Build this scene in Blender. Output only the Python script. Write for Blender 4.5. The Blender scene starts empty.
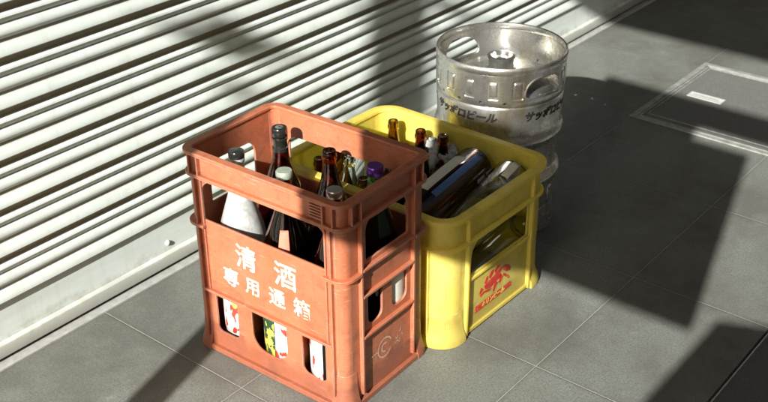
import bpy, bmesh, math, random
from math import sin, cos, pi, radians as R
from mathutils import Vector, Matrix
random.seed(7)
SC = bpy.context.scene
COL = SC.collection

# ------------------------------------------------------------------ helpers
def link(o, parent=None):
    COL.objects.link(o)
    if parent: o.parent = parent
    return o

def tag(o, label=None, cat=None, group=None, kind=None):
    if label: o['label'] = label
    if cat: o['category'] = cat
    if group: o['group'] = group
    if kind: o['kind'] = kind
    return o

def thing(name, loc, rotz=0.0, label=None, cat=None, group=None):
    o = bpy.data.objects.new(name, None)
    o.empty_display_size = .05
    o.location = loc
    o.rotation_euler = (0, 0, rotz)
    link(o)
    return tag(o, label, cat, group)

class MB:
    def __init__(s): s.v = []; s.f = []
    def add(s, vs, fs):
        n = len(s.v); s.v += [tuple(v) for v in vs]; s.f += [tuple(i + n for i in f) for f in fs]
    def box(s, x0, x1, y0, y1, z0, z1):
        s.add([(x0,y0,z0),(x1,y0,z0),(x1,y1,z0),(x0,y1,z0),(x0,y0,z1),(x1,y0,z1),(x1,y1,z1),(x0,y1,z1)],
              [(0,3,2,1),(4,5,6,7),(0,1,5,4),(1,2,6,5),(2,3,7,6),(3,0,4,7)])
    def loft(s, loops, close=True, capa=False, capb=False):
        n = len(loops[0]); vs = [p for l in loops for p in l]; fs = []
        for k in range(len(loops) - 1):
            for i in range(n if close else n - 1):
                j = (i + 1) % n
                fs.append((k*n+i, k*n+j, (k+1)*n+j, (k+1)*n+i))
        if capa: fs.append(tuple(range(n-1, -1, -1)))
        if capb: fs.append(tuple((len(loops)-1)*n + i for i in range(n)))
        s.add(vs, fs)
    def lathe(s, prof, n=48, cx=0, cy=0, ang0=0):
        loops = [[(cx + r*cos(ang0+2*pi*i/n), cy + r*sin(ang0+2*pi*i/n), z) for i in range(n)] for r, z in prof]
        s.loft(loops, True, prof[0][0] > 1e-6, prof[-1][0] > 1e-6)
    def tube(s, pts, r, n=10):
        pts = [Vector(p) for p in pts]; loops = []
        for i, p in enumerate(pts):
            d = (pts[min(i+1, len(pts)-1)] - pts[max(i-1, 0)]).normalized()
            a = d.orthogonal().normalized() if i == 0 else (a - d*a.dot(d)).normalized()
            b = d.cross(a)
            rr = r[i] if isinstance(r, (list, tuple)) else r
            loops.append([tuple(p + (a*cos(2*pi*k/n) + b*sin(2*pi*k/n))*rr) for k in range(n)])
        s.loft(loops, True, True, True)
    def mesh(s, name, smooth=40):
        me = bpy.data.meshes.new(name)
        me.from_pydata(s.v, [], s.f)
        bm = bmesh.new(); bm.from_mesh(me)
        bmesh.ops.recalc_face_normals(bm, faces=bm.faces)
        bm.to_mesh(me); bm.free()
        if smooth:
            me.shade_smooth(); me.set_sharp_from_angle(angle=R(smooth))
        return me
    def build(s, name, mat, parent=None, bevel=0, smooth=40):
        o = bpy.data.objects.new(name, s.mesh(name, smooth))
        o.data.materials.append(mat)
        link(o, parent)
        if bevel:
            m = o.modifiers.new('b', 'BEVEL'); m.width = bevel; m.segments = 2
            m.limit_method = 'ANGLE'; m.angle_limit = R(50); m.use_clamp_overlap = True
        return o

def rrect(hx, hy, r, seg=8, cx=0, cy=0):
    """rounded rectangle loop, ccw, half sizes"""
    r = min(r, hx, hy); out = []
    for k, (sx, sy) in enumerate(((1,1),(-1,1),(-1,-1),(1,-1))):
        for i in range(seg+1):
            a = pi/2*k + pi/2*i/seg
            out.append((cx + sx*(hx-r) + r*cos(a), cy + sy*(hy-r) + r*sin(a)))
    return out

def hole(u0, u1, z0, z1, rbl, rbr, rtr, rtl, seg=7):
    """rounded window outline with its own radius in each corner"""
    out = []
    for (cx, cy, r, a0) in ((u1-rtr, z1-rtr, rtr, 0), (u0+rtl, z1-rtl, rtl, pi/2), (u0+rbl, z0+rbl, rbl, pi), (u1-rbr, z0+rbr, rbr, 1.5*pi)):
        for i in range(seg+1):
            a = a0 + pi/2*i/seg
            out.append((cx + r*cos(a), cy + r*sin(a)))
    return out

def curve_mesh(loops, half, bev=0.0):
    cu = bpy.data.curves.new('tmp', 'CURVE'); cu.dimensions = '2D'; cu.fill_mode = 'BOTH'
    cu.extrude = half
    if bev: cu.bevel_depth = bev; cu.bevel_resolution = 1; cu.offset = -bev; cu.extrude = max(half - bev, 0)
    for l in loops:
        sp = cu.splines.new('POLY'); sp.points.add(len(l)-1)
        for p, q in zip(sp.points, l): p.co = (q[0], q[1], 0, 1)
        sp.use_cyclic_u = True
    o = bpy.data.objects.new('tmp', cu); COL.objects.link(o)
    bpy.context.view_layer.update()
    me = bpy.data.meshes.new_from_object(o.evaluated_get(bpy.context.evaluated_depsgraph_get()))
    bpy.data.objects.remove(o); bpy.data.curves.remove(cu)
    return me

def plate(name, loops, thick, origin, uvec, vvec, mat, parent, bev=.0006):
    """flat plate with holes; its outer face lies at origin, thickness goes inward (-(u x v))"""
    me = curve_mesh(loops, thick/2, bev)
    u = Vector(uvec); v = Vector(vvec); n = u.cross(v); o = Vector(origin) - n*thick/2
    M = Matrix(((u.x, v.x, n.x, o.x), (u.y, v.y, n.y, o.y), (u.z, v.z, n.z, o.z), (0,0,0,1)))
    me.transform(M)
    me.shade_smooth(); me.set_sharp_from_angle(angle=R(35))
    me.materials.clear(); me.materials.append(mat)
    me.name = name
    ob = bpy.data.objects.new(name, me); link(ob, parent)
    return ob

def text_mesh(txt, size, thick=.0003, bold=0.0, spacing=1.0):
    cu = bpy.data.curves.new('txt', 'FONT'); cu.body = txt; cu.size = size
    cu.align_x = 'CENTER'; cu.align_y = 'CENTER'; cu.extrude = thick; cu.offset = bold; cu.space_character = spacing
    cu.resolution_u = 4
    o = bpy.data.objects.new('txt', cu); COL.objects.link(o)
    bpy.context.view_layer.update()
    me = bpy.data.meshes.new_from_object(o.evaluated_get(bpy.context.evaluated_depsgraph_get()))
    bpy.data.objects.remove(o); bpy.data.curves.remove(cu)
    return me

# ------------------------------------------------------------------ materials
def mat(name):
    m = bpy.data.materials.new(name); m.use_nodes = True
    nt = m.node_tree; nt.nodes.clear()
    out = nt.nodes.new('ShaderNodeOutputMaterial'); p = nt.nodes.new('ShaderNodeBsdfPrincipled')
    nt.links.new(p.outputs[0], out.inputs[0])
    return m, nt, p
def N(nt, t, **kw):
    n = nt.nodes.new(t)
    for k, v in kw.items():
        if k in n.inputs: n.inputs[k].default_value = v
        else: setattr(n, k, v)
    return n
def coords(nt, world=False):
    if world:
        return N(nt, 'ShaderNodeNewGeometry').outputs['Position']
    return N(nt, 'ShaderNodeTexCoord').outputs['Object']
def noise(nt, co, scale, detail=4, rough=.6):
    n = N(nt, 'ShaderNodeTexNoise'); n.inputs['Scale'].default_value = scale
    n.inputs['Detail'].default_value = detail; n.inputs['Roughness'].default_value = rough
    nt.links.new(co, n.inputs['Vector']); return n.outputs['Fac']
def ramp(nt, fac, stops):
    r = N(nt, 'ShaderNodeValToRGB'); e = r.color_ramp.elements
    while len(e) < len(stops): e.new(.5)
    for el, (p, c) in zip(e, stops):
        el.position = p; el.color = (*c, 1) if len(c) == 3 else c
    nt.links.new(fac, r.inputs[0]); return r.outputs[0]
def mix(nt, fac, a, b, mode='MIX'):
    m = N(nt, 'ShaderNodeMix', data_type='RGBA', blend_type=mode)
    for s, x in (('Factor', fac), ('A', a), ('B', b)):
        i = {'Factor': 0, 'A': 6, 'B': 7}[s]
        if isinstance(x, (int, float)): m.inputs[i].default_value = x
        elif isinstance(x, tuple): m.inputs[i].default_value = (*x, 1)
        else: nt.links.new(x, m.inputs[i])
    return m.outputs[2]
def math_(nt, op, a, b=None, c=None):
    m = N(nt, 'ShaderNodeMath', operation=op)
    for i, x in enumerate((a, b, c)):
        if x is None: continue
        if isinstance(x, (int, float)): m.inputs[i].default_value = x
        else: nt.links.new(x, m.inputs[i])
    return m.outputs[0]
def bump(nt, p, h, strength=.3, dist=.001):
    b = N(nt, 'ShaderNodeBump'); b.inputs['Strength'].default_value = strength; b.inputs['Distance'].default_value = dist
    nt.links.new(h, b.inputs['Height']); nt.links.new(b.outputs[0], p.inputs['Normal'])

def plastic(name, col, worn, dirt, rough=.42, trans=.12, tcol=(.8,.3,.1)):
    m, nt, p = mat(name); co = coords(nt)
    big = noise(nt, co, 9, 5, .65); fine = noise(nt, co, 130, 3, .6); mid = noise(nt, co, 28, 5, .7)
    def streak(sc, rot, lo, hi):
        mp = N(nt, 'ShaderNodeMapping'); nt.links.new(co, mp.inputs[0]); mp.inputs['Scale'].default_value = sc; mp.inputs['Rotation'].default_value = rot
        return ramp(nt, noise(nt, mp.outputs[0], 1.0, 3, .7), [(lo, (0,0,0)), (hi, (1,1,1))])
    c = mix(nt, math_(nt, 'MULTIPLY', ramp(nt, big, [(.38, (0,0,0)), (.72, (1,1,1))]), .8), col, worn)
    c = mix(nt, math_(nt, 'MULTIPLY', ramp(nt, mid, [(.50, (0,0,0)), (.66, (1,1,1))]), .50), c, dirt)
    c = mix(nt, math_(nt, 'MULTIPLY', ramp(nt, fine, [(.58, (0,0,0)), (.70, (1,1,1))]), .35), c, dirt)
    pale = tuple(min(1, .45*x + .42) for x in worn)
    c = mix(nt, math_(nt, 'MULTIPLY', streak((22, 22, 420), (0, .12, 0), .63, .70), .38), c, pale)
    c = mix(nt, math_(nt, 'MULTIPLY', streak((420, 420, 26), (.25, .2, .5), .66, .72), .28), c, pale)
    # whitened, rubbed edges
    bv = N(nt, 'ShaderNodeBevel', samples=4); bv.inputs['Radius'].default_value = .0022
    g = N(nt, 'ShaderNodeNewGeometry'); dp = N(nt, 'ShaderNodeVectorMath', operation='DOT_PRODUCT')
    nt.links.new(bv.outputs[0], dp.inputs[0]); nt.links.new(g.outputs['Normal'], dp.inputs[1])
    e = math_(nt, 'MULTIPLY', ramp(nt, math_(nt, 'SUBTRACT', 1.0, dp.outputs['Value']), [(.01, (0,0,0)), (.12, (1,1,1))]), ramp(nt, mid, [(.40, (0,0,0)), (.62, (1,1,1))]))
    c = mix(nt, math_(nt, 'MULTIPLY', e, .7), c, pale)
    # splashed grime low on the walls
    sx = N(nt, 'ShaderNodeSeparateXYZ'); nt.links.new(co, sx.inputs[0])
    low = ramp(nt, math_(nt, 'ADD', sx.outputs[2], math_(nt, 'MULTIPLY', mid, -.09)), [(0.0, (1,1,1)), (.022, (0,0,0))])
    c = mix(nt, math_(nt, 'MULTIPLY', low, .55), c, dirt)
    nt.links.new(c, p.inputs['Base Color'])
    nt.links.new(ramp(nt, mid, [(.3, (rough-.08,)*3), (.75, (rough+.22,)*3)]), p.inputs['Roughness'])
    bump(nt, p, math_(nt, 'ADD', math_(nt, 'MULTIPLY', fine, .35), math_(nt, 'MULTIPLY', big, 1.5)), .25, .0014)
    tl = N(nt, 'ShaderNodeBsdfTranslucent'); tl.inputs[0].default_value = (*tcol, 1)
    ms = N(nt, 'ShaderNodeMixShader'); ms.inputs[0].default_value = trans
    nt.links.new(p.outputs[0], ms.inputs[1]); nt.links.new(tl.outputs[0], ms.inputs[2])
    nt.links.new(ms.outputs[0], [n for n in nt.nodes if n.type == 'OUTPUT_MATERIAL'][0].inputs[0])
    return m

M_RED = plastic('terracotta_plastic', (.46, .142, .066), (.50, .195, .11), (.19, .062, .038), .33, .12, (.85, .20, .05))
M_YEL = plastic('yellow_plastic', (.88, .77, .16), (.89, .82, .30), (.48, .40, .12), .38, .52, (.99, .88, .20))

def simple(name, col, rough=.5, metal=0.0, coat=0.0, nscale=0, var=.2, bumps=0):
    m, nt, p = mat(name)
    p.inputs['Roughness'].default_value = rough; p.inputs['Metallic'].default_value = metal
    p.inputs['Coat Weight'].default_value = coat
    co = coords(nt); f = noise(nt, co, nscale or 40, 4)
    c2 = tuple(max(0, x*(1-var)) for x in col)
    nt.links.new(mix(nt, ramp(nt, f, [(.35,(0,0,0)),(.7,(1,1,1))]), col, c2), p.inputs['Base Color'])
    if bumps: bump(nt, p, f, bumps, .001)
    return m

def glass(name, col, rough=.02, ior=1.48, frost=0.0):
    m, nt, p = mat(name)
    p.inputs['Base Color'].default_value = (*col, 1)
    p.inputs['Transmission Weight'].default_value = 1.0 - frost
    p.inputs['IOR'].default_value = ior
    co = coords(nt); f = noise(nt, co, 35, 4)
    nt.links.new(ramp(nt, f, [(.35, (rough,)*3), (.75, (rough+.035,)*3)]), p.inputs['Roughness'])
    bump(nt, p, noise(nt, co, 14, 2), .12, .002)
    return m
G_BROWN = glass('brown_glass', (.27, .085, .015))
G_AMBER = glass('amber_glass', (.34, .20, .03))
G_GREEN = glass('green_glass', (.10, .28, .06))
G_CLEAR = glass('clear_glass', (.90, .94, .92))
G_CLEAR2 = glass('clear_glass_tinted', (.95, .98, .97), .01, 1.52)
G_FROST = glass('frosted_glass', (.90, .92, .89), .35, 1.40, .55)
def frost_detail():
    nt = G_FROST.node_tree; p = [n for n in nt.nodes if n.type == 'BSDF_PRINCIPLED'][0]; co = coords(nt)
    f = noise(nt, co, 55, 5, .75)
    nt.links.new(ramp(nt, f, [(.35, (.45,)*3), (.7, (.75,)*3)]), p.inputs['Transmission Weight'])
    nt.links.new(mix(nt, ramp(nt, noise(nt, co, 130, 4, .7), [(.40, (0,0,0)), (.75, (1,1,1))]), (.92, .94, .91), (.74, .76, .72)), p.inputs['Base Color'])
frost_detail()
def worn_ink(name, col, under, lo=.55):
    m, nt, p = mat(name); co = coords(nt)
    f = math_(nt, 'ADD', math_(nt, 'MULTIPLY', noise(nt, co, 170, 4, .7), .6), math_(nt, 'MULTIPLY', noise(nt, co, 24, 4, .6), .4))
    nt.links.new(mix(nt, math_(nt, 'MULTIPLY', ramp(nt, f, [(lo-.03, (0,0,0)), (lo+.03, (1,1,1))]), .8), col, under), p.inputs['Base Color'])
    p.inputs['Roughness'].default_value = .5
    return m
M_WHITEINK = worn_ink('white_ink', (.84, .80, .74), (.60, .30, .20), .525)
M_REDINK = worn_ink('red_ink', (.50, .03, .02), (.62, .34, .07), .57)
M_BLACKINK = worn_ink('black_ink', (.014, .013, .012), (.12, .11, .10), .62)
M_PAPER = simple('cream_paper', (.72, .69, .60), .6, nscale=90, var=.12)
M_BLUE = simple('blue_print', (.06, .17, .42), .4)
M_SALMON = simple('salmon_paper', (.60, .17, .10), .6)
M_CAPDARK = simple('black_cap_metal', (.022, .022, .020), .16, .2, coat=.6)
M_CAPSILV = simple('silver_cap_metal', (.72, .73, .70), .28, .9, nscale=120)
M_CAPGREEN = simple('pale_green_cap_metal', (.48, .56, .46), .35, .5, nscale=150)
M_CAPPURP = simple('purple_cap_foil', (.16, .05, .36), .25, .6, nscale=90)
M_ALU = simple('aluminium_strip', (.70, .71, .68), .42, .55, nscale=60, var=.25, bumps=.1)
M_DARKGAP = simple('dark_rubber', (.02, .02, .018), .8)

def m_label_print():
    m, nt, p = mat('printed_label'); co = coords(nt)
    mp = N(nt, 'ShaderNodeMapping'); nt.links.new(co, mp.inputs[0]); mp.inputs['Scale'].default_value = (1, 1, .6)
    w = noise(nt, mp.outputs[0], 46, 2, .5)
    g = noise(nt, mp.outputs[0], 22, 1, .4)
    c = mix(nt, ramp(nt, w, [(.56, (0,0,0)), (.585, (1,1,1))]), (.86, .85, .80), (.55, .05, .03))
    c = mix(nt, ramp(nt, g, [(.66, (0,0,0)), (.68, (1,1,1))]), c, (.25, .36, .10))
    nt.links.new(c, p.inputs['Base Color']); p.inputs['Roughness'].default_value = .5
    return m
M_LABEL = m_label_print()
def m_label_green():
    m, nt, p = mat('green_label'); co = coords(nt)
    w = noise(nt, co, 60, 2, .5)
    c = mix(nt, ramp(nt, w, [(.5, (0,0,0)), (.53, (1,1,1))]), (.02, .06, .03), (.55, .45, .08))
    nt.links.new(c, p.inputs['Base Color']); p.inputs['Roughness'].default_value = .4
    return m
M_LABELG = m_label_green()

def m_steel():
    m, nt, p = mat('worn_stainless_steel'); co = coords(nt)
    a = noise(nt, co, 7, 6, .7); b = noise(nt, co, 55, 5, .7)
    mp = N(nt, 'ShaderNodeMapping'); nt.links.new(co, mp.inputs[0]); mp.inputs['Scale'].default_value = (14, 14, 2.2)
    drip = noise(nt, mp.outputs[0], 1.0, 4, .6)
    c = mix(nt, ramp(nt, b, [(.35,(0,0,0)),(.75,(1,1,1))]), (.70, .70, .67), (.40, .395, .37))
    c = mix(nt, math_(nt, 'MULTIPLY', ramp(nt, drip, [(.56,(0,0,0)),(.70,(1,1,1))]), .55), c, (.40, .30, .14))
    c = mix(nt, math_(nt, 'MULTIPLY', ramp(nt, a, [(.56,(0,0,0)),(.74,(1,1,1))]), .4), c, (.30, .285, .25))
    nt.links.new(c, p.inputs['Base Color'])
    p.inputs['Metallic'].default_value = .93
    nt.links.new(ramp(nt, b, [(.3, (.20,)*3), (.75, (.40,)*3)]), p.inputs['Roughness'])
    bump(nt, p, math_(nt, 'ADD', a, math_(nt, 'MULTIPLY', b, .15)), .10, .003)
    return m
M_STEEL = m_steel()

def m_shutter():
    m, nt, p = mat('white_enamel_shutter'); co = coords(nt, True)
    mp = N(nt, 'ShaderNodeMapping'); nt.links.new(co, mp.inputs[0]); mp.inputs['Scale'].default_value = (1.5, 1, 14)
    a = noise(nt, mp.outputs[0], 3, 5, .65); f = noise(nt, co, 160, 3)
    c = mix(nt, ramp(nt, a, [(.40,(0,0,0)),(.8,(1,1,1))]), (.63, .70, .665), (.53, .59, .555))
    c = mix(nt, math_(nt, 'MULTIPLY', ramp(nt, f, [(.62,(0,0,0)),(.72,(1,1,1))]), .25), c, (.45, .44, .38))
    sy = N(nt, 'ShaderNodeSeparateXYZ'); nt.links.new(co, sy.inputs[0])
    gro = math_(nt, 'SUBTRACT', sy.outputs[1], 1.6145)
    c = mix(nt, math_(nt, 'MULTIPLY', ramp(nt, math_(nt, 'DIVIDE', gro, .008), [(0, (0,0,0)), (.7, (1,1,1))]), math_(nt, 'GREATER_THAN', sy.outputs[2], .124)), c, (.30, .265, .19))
    st = N(nt, 'ShaderNodeMapping'); nt.links.new(co, st.inputs[0]); st.inputs['Scale'].default_value = (26, 1, 2.0)
    c = mix(nt, math_(nt, 'MULTIPLY', ramp(nt, noise(nt, st.outputs[0], 1, 4, .7), [(.52,(0,0,0)),(.75,(1,1,1))]), .35), c, (.42, .41, .35))
    sx = N(nt, 'ShaderNodeSeparateXYZ'); nt.links.new(co, sx.inputs[0])
    low = ramp(nt, math_(nt, 'ADD', sx.outputs[2], math_(nt, 'MULTIPLY', noise(nt, co, 22, 5, .7), -.07)), [(0.0, (1,1,1)), (.02, (0,0,0))])
    c = mix(nt, math_(nt, 'MULTIPLY', low, .6), c, (.30, .28, .23))
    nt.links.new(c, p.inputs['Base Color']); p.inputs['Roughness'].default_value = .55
    bump(nt, p, math_(nt, 'ADD', a, math_(nt, 'MULTIPLY', noise(nt, co, 9, 3), 2.0)), .12, .003)
    return m
M_SHUT = m_shutter()

T = .386; TX0 = 1.071; TY0 = 1.2034
def m_tile():
    m, nt, p = mat('grey_stone_tile'); pos = coords(nt, True)
    sx = N(nt, 'ShaderNodeSeparateXYZ'); nt.links.new(pos, sx.inputs[0])
    def cell(axis, off):
        t = math_(nt, 'DIVIDE', math_(nt, 'SUBTRACT', sx.outputs[axis], off), T)
        fl = math_(nt, 'FLOOR', t); fr = math_(nt, 'SUBTRACT', t, fl)
        d = math_(nt, 'MINIMUM', fr, math_(nt, 'SUBTRACT', 1.0, fr))
        return fl, math_(nt, 'MULTIPLY', d, T)
    ix, dx = cell(0, TX0); iy, dy = cell(1, TY0)
    cb = N(nt, 'ShaderNodeCombineXYZ'); nt.links.new(ix, cb.inputs[0]); nt.links.new(iy, cb.inputs[1])
    wn = N(nt, 'ShaderNodeTexWhiteNoise', noise_dimensions='3D'); nt.links.new(cb.outputs[0], wn.inputs[0])
    d = math_(nt, 'MINIMUM', dx, dy)
    wob = math_(nt, 'MULTIPLY', noise(nt, pos, 60, 3), .0006)
    joint = math_(nt, 'LESS_THAN', d, math_(nt, 'ADD', .0002, wob))
    g1 = noise(nt, pos, 260, 4, .85); g2 = noise(nt, pos, 120, 5, .8); g3 = noise(nt, pos, 6, 5, .6); g4 = noise(nt, pos, 28, 4, .7)
    c = mix(nt, ramp(nt, g1, [(.30,(0,0,0)),(.70,(1,1,1))]), (.050, .056, .049), (.265, .284, .252))
    c = mix(nt, math_(nt, 'MULTIPLY', ramp(nt, g2, [(.42,(0,0,0)),(.66,(1,1,1))]), .5), c, (.20, .205, .19))
    c = mix(nt, math_(nt, 'MULTIPLY', ramp(nt, g3, [(.38,(0,0,0)),(.7,(1,1,1))]), .45), c, (.10, .098, .085))
    c = mix(nt, math_(nt, 'MULTIPLY', ramp(nt, g4, [(.62,(0,0,0)),(.75,(1,1,1))]), .35), c, (.33, .33, .31))
    c = mix(nt, math_(nt, 'MULTIPLY', wn.outputs['Value'], .22), c, (.09, .09, .082))
    spot = math_(nt, 'MULTIPLY', ramp(nt, noise(nt, pos, 17, 6, .75), [(.685,(0,0,0)),(.72,(1,1,1))]), .5)
    c = mix(nt, spot, c, (.45, .44, .41))
    st = math_(nt, 'MULTIPLY', ramp(nt, noise(nt, pos, 3.1, 6, .7), [(.46,(0,0,0)),(.62,(1,1,1))]), .6)
    c = mix(nt, st, c, (.085, .082, .07))
    c = mix(nt, math_(nt, 'MULTIPLY', ramp(nt, math_(nt, 'DIVIDE', d, .012), [(.0,(1,1,1)),(1.0,(0,0,0))]), math_(nt, 'MULTIPLY', noise(nt, pos, 40, 4), .6)), c, (.07, .068, .06))
    c = mix(nt, math_(nt, 'MULTIPLY', joint, math_(nt, 'ADD', .25, math_(nt, 'MULTIPLY', noise(nt, pos, 11, 3), .8))), c, (.46, .46, .42))
    nt.links.new(c, p.inputs['Base Color'])
    nt.links.new(ramp(nt, g4, [(.3,(.50,)*3),(.8,(.75,)*3)]), p.inputs['Roughness'])
    p.inputs['Specular IOR Level'].default_value = .4
    h = math_(nt, 'ADD', math_(nt, 'ADD', g2, math_(nt, 'MULTIPLY', g1, .5)), math_(nt, 'MULTIPLY', ramp(nt, math_(nt, 'DIVIDE', d, .002), [(0, (0,0,0)), (1, (1,1,1))]), .8))
    bump(nt, p, h, .7, .0014)
    return m
M_TILE = m_tile()
def m_tile2():
    m, nt, p = mat('dark_pavement_tile'); pos = coords(nt, True)
    g = noise(nt, pos, 200, 4, .7); s = noise(nt, pos, 9, 4)
    c = mix(nt, ramp(nt, g, [(.35,(0,0,0)),(.7,(1,1,1))]), (.05, .05, .047), (.13, .13, .12))
    nt.links.new(mix(nt, s, c, (.09, .085, .078)), p.inputs['Base Color']); p.inputs['Roughness'].default_value = .6
    bump(nt, p, g, .3, .001)
    return m
M_TILE2 = m_tile2()
M_LID = None
def m_lid():
    m, nt, p = mat('hatch_lid_stone'); pos = coords(nt, True)
    g = noise(nt, pos, 380, 3, .75); s = noise(nt, pos, 14, 4)
    c = mix(nt, ramp(nt, g, [(.3,(0,0,0)),(.7,(1,1,1))]), (.06, .062, .058), (.23, .235, .22))
    nt.links.new(mix(nt, math_(nt,'MULTIPLY',s,.5), c, (.10, .10, .09)), p.inputs['Base Color']); p.inputs['Roughness'].default_value = .6
    bump(nt, p, g, .4, .0012)
    return m
M_LID = m_lid()

# ------------------------------------------------------------------ ground
b = MB(); b.box(-6, 12, .5245, 1.70, -.03, 0)
tag(b.build('tiled_floor', M_TILE, smooth=0), 'grey speckled stone floor tiles with thin pale joints', kind='structure')
b = MB(); b.box(-6, 12, -8, .517, -.03, -.003)
tag(b.build('pavement', M_TILE2, smooth=0), 'dark smooth pavement beyond a narrow joint', kind='structure')
b = MB(); b.box(-60, 60, -60, 60, -.08, -.032)
tag(b.build('ground', M_TILE2, smooth=0), 'dark ground under the paving', kind='structure')
b = MB(); b.box(-6, 12, .5172, .5195, -.02, .0005)
tag(b.build('joint_strip', M_ALU, smooth=0), 'thin metal strip in the dark floor joint', kind='structure')

# ------------------------------------------------------------------ shutter
P = .0908; ZB = .1225
SX0, SX1 = -1.2, 5.2
sh = thing('roller_shutter', (2, 1.62, 0), 0, 'white ribbed metal roller shutter closed down to the floor behind the crates and keg', 'shutter')
def slat_profile():
    # one period, z measured up from the slat's bottom hook (as fractions of P), y outwards (towards -Y)
    pr = [(.000,.0000),(.012,.0042),(.03,.0062)]
    # wide band leaning back upward
    pr = [(0.000,.0015),(.004,.0105),(.025,.0118),(.06,.0116),(.12,.0102),(.20,.0070),(.27,.0030),(.300,.0014),(.315,.0016)]
    # second ridge: under curve then lit top
    pr += [(.35,.0062),(.39,.0088),(.44,.0102),(.50,.0090),(.56,.0066),(.60,.0040),(.613,.0026)]
    pr += [(.655,.0060),(.70,.0087),(.74,.0100),(.78,.0090),(.805,.0062),(.815,.0030)]
    # recess under the lip of the slat above
    pr += [(.83,-.0010),(.85,-.0028),(.96,-.0028),(.99,-.0012)]
    return pr
loopL = []; 
nsl = 26
for k in range(nsl):
    for (fz, y) in slat_profile():
        loopL.append((ZB + (k + fz)*P, -y))
b = MB()
xs = [SX0 + (SX1-SX0)*i/64 for i in range(65)]
from mathutils import noise as mnoise
b.loft([[(x-2, y + .0022*mnoise.noise(Vector((x*1.3, 0, z*4))), z + .0010*mnoise.noise(Vector((x*1.1, 7, z*3)))) for z, y in loopL] for x in xs], close=False)
o = b.build('slat_curtain', M_SHUT, sh, smooth=30)
m = o.modifiers.new('s', 'SOLIDIFY'); m.thickness = .0008; m.offset = 1
# bottom bar: flat panel, rounded moulding
b = MB()
prof = [(-.004,ZB+.001),(-.004,.050),(-.0055,.0420),(-.0085,.0405),(-.0125,.0370),(-.0135,.033),(-.0135,.018),(-.0125,.012),(-.010,.009),(.006,.009),(.006,ZB+.001)]
b.loft([[(x-2, y, z) for y, z in prof] for x in (SX0, SX1)], close=True, capa=True, capb=True)
b.build('bottom_bar', M_SHUT, sh, smooth=30)
b = MB(); b.box(SX0-2, SX1-2, -.004, .006, .0005, .0088); b.build('rubber_seal', M_DARKGAP, sh, smooth=0)
for bx in (.26, 1.268, 2.272, 3.29):
    b = MB(); b.lathe([(0.0, .0), (.0062, 0), (.0060, .0022), (.0040, .0042), (0.0, .0048)], 20)
    me = b.mesh('bolt'); me.transform(Matrix.Translation((bx-2, -.004, .062 if bx > 2 else .060)) @ Matrix.Rotation(pi/2, 4, 'X'))
    me.materials.append(M_SHUT); link(bpy.data.objects.new('bolt', me), sh)
b = MB(); b.box(SX0-2, SX1-2, -.030, -.004, .0003, .0022); b.build('sill_strip', M_ALU, sh, bevel=.0005, smooth=0)
b = MB(); b.box(SX0-2, SX1-2, -.0035, .03, -.01, .0006); b.build('sill_gap', M_DARKGAP, sh, smooth=0)
for gx in (SX0-.05, SX1):
    b = MB(); b.box(gx-2, gx-2+.05, -.04, .03, 0, 2.6); b.build('guide_rail', M_ALU, sh, bevel=.002, smooth=0)
b = MB(); b.box(-12, 16, 1.66, 1.9, 0, 9)
wl = b.build('building_wall', simple('grey_render', (.35, .35, .33), .8, bumps=.2), None, smooth=0)
tag(wl, 'plain grey building wall behind the roller shutter', 'wall')
M_FAC = simple('facade_render', (.30, .28, .25), .8, bumps=.2); M_FAC2 = simple('pale_facade_render', (.74, .67, .55), .8, bumps=.2)
b = MB(); b.box(-14, 18, -5.0, -4.2, 0, 8.4)
tag(b.build('street_building', M_FAC2, None, smooth=0), 'dim building front across the alley, behind the viewpoint', 'building')
b = MB(); b.box(16.2, 17, -4.1, 1.6, 0, 9)
tag(b.build('end_building', M_FAC, None, smooth=0), 'building closing the far end of the alley', 'building')
b = MB(); b.box(-3.0, 12, .35, 1.655, 3.3, 3.45)  # added overhead to hold back sky light from the scene
tag(b.build('sky_blocker_eave', M_FAC, None, smooth=0), 'unseen flat eave added above the roller shutter to cut sky light', 'eave')

# ------------------------------------------------------------------ hatch
ht = thing('floor_hatch', (2.8, .85, 0), 0, 'square floor access hatch with bright metal edging and small name plate, right of the keg', 'hatch')
HX0, HX1, HY0, HY1 = 2.560, 3.046, .72, 1.206
def frame(x0, x1, y0, y1, w, z1, name, parent, mt, cx=2.8, cy=.85):
    b = MB()
    b.box(x0-cx, x1-cx, y1-w-cy, y1-cy, .0004, z1); b.box(x0-cx, x1-cx, y0-cy, y0+w-cy, .0004, z1)
    b.box(x0-cx, x0+w-cx, y0+w-cy, y1-w-cy, .0004, z1); b.box(x1-w-cx, x1-cx, y0+w-cy, y1-w-cy, .0004, z1)
    return b.build(name, mt, parent, bevel=.0004, smooth=0)
M_ALU2 = simple('worn_edging', (.46, .47, .44), .45, .4, nscale=45, var=.45, bumps=.2)
frame(HX0, HX1, HY0, HY1, .0165, .0035, 'outer_frame', ht, M_ALU2)
b = MB(); b.box(HX0+.0167-2.8, HX1-.0167-2.8, HY0+.0167-.85, HY1-.0167-.85, .0003, .0012); b.build('lid', M_LID, ht, smooth=0)
frame(HX0+.0168, HX1-.0168, HY0+.0168, HY1-.0168, .0022, .0020, 'rubber_gap', ht, M_DARKGAP)
frame(HX0+.0192, HX1-.0192, HY0+.0192, HY1-.0192, .0050, .0032, 'inner_frame', ht, M_ALU2)
frame(HX0+.046, HX1-.030, HY0+.030, HY1-.030, .0028, .0026, 'edge_trim', ht, M_ALU2)
b = MB(); b.box(2.785-2.8, 2.820-2.8, 1.042-.85, 1.143-.85, .0013, .0030); b.build('name_plate', simple('bright_plate', (.80,.80,.77), .4, .3, nscale=200), ht, bevel=.0004, smooth=0)
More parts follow.
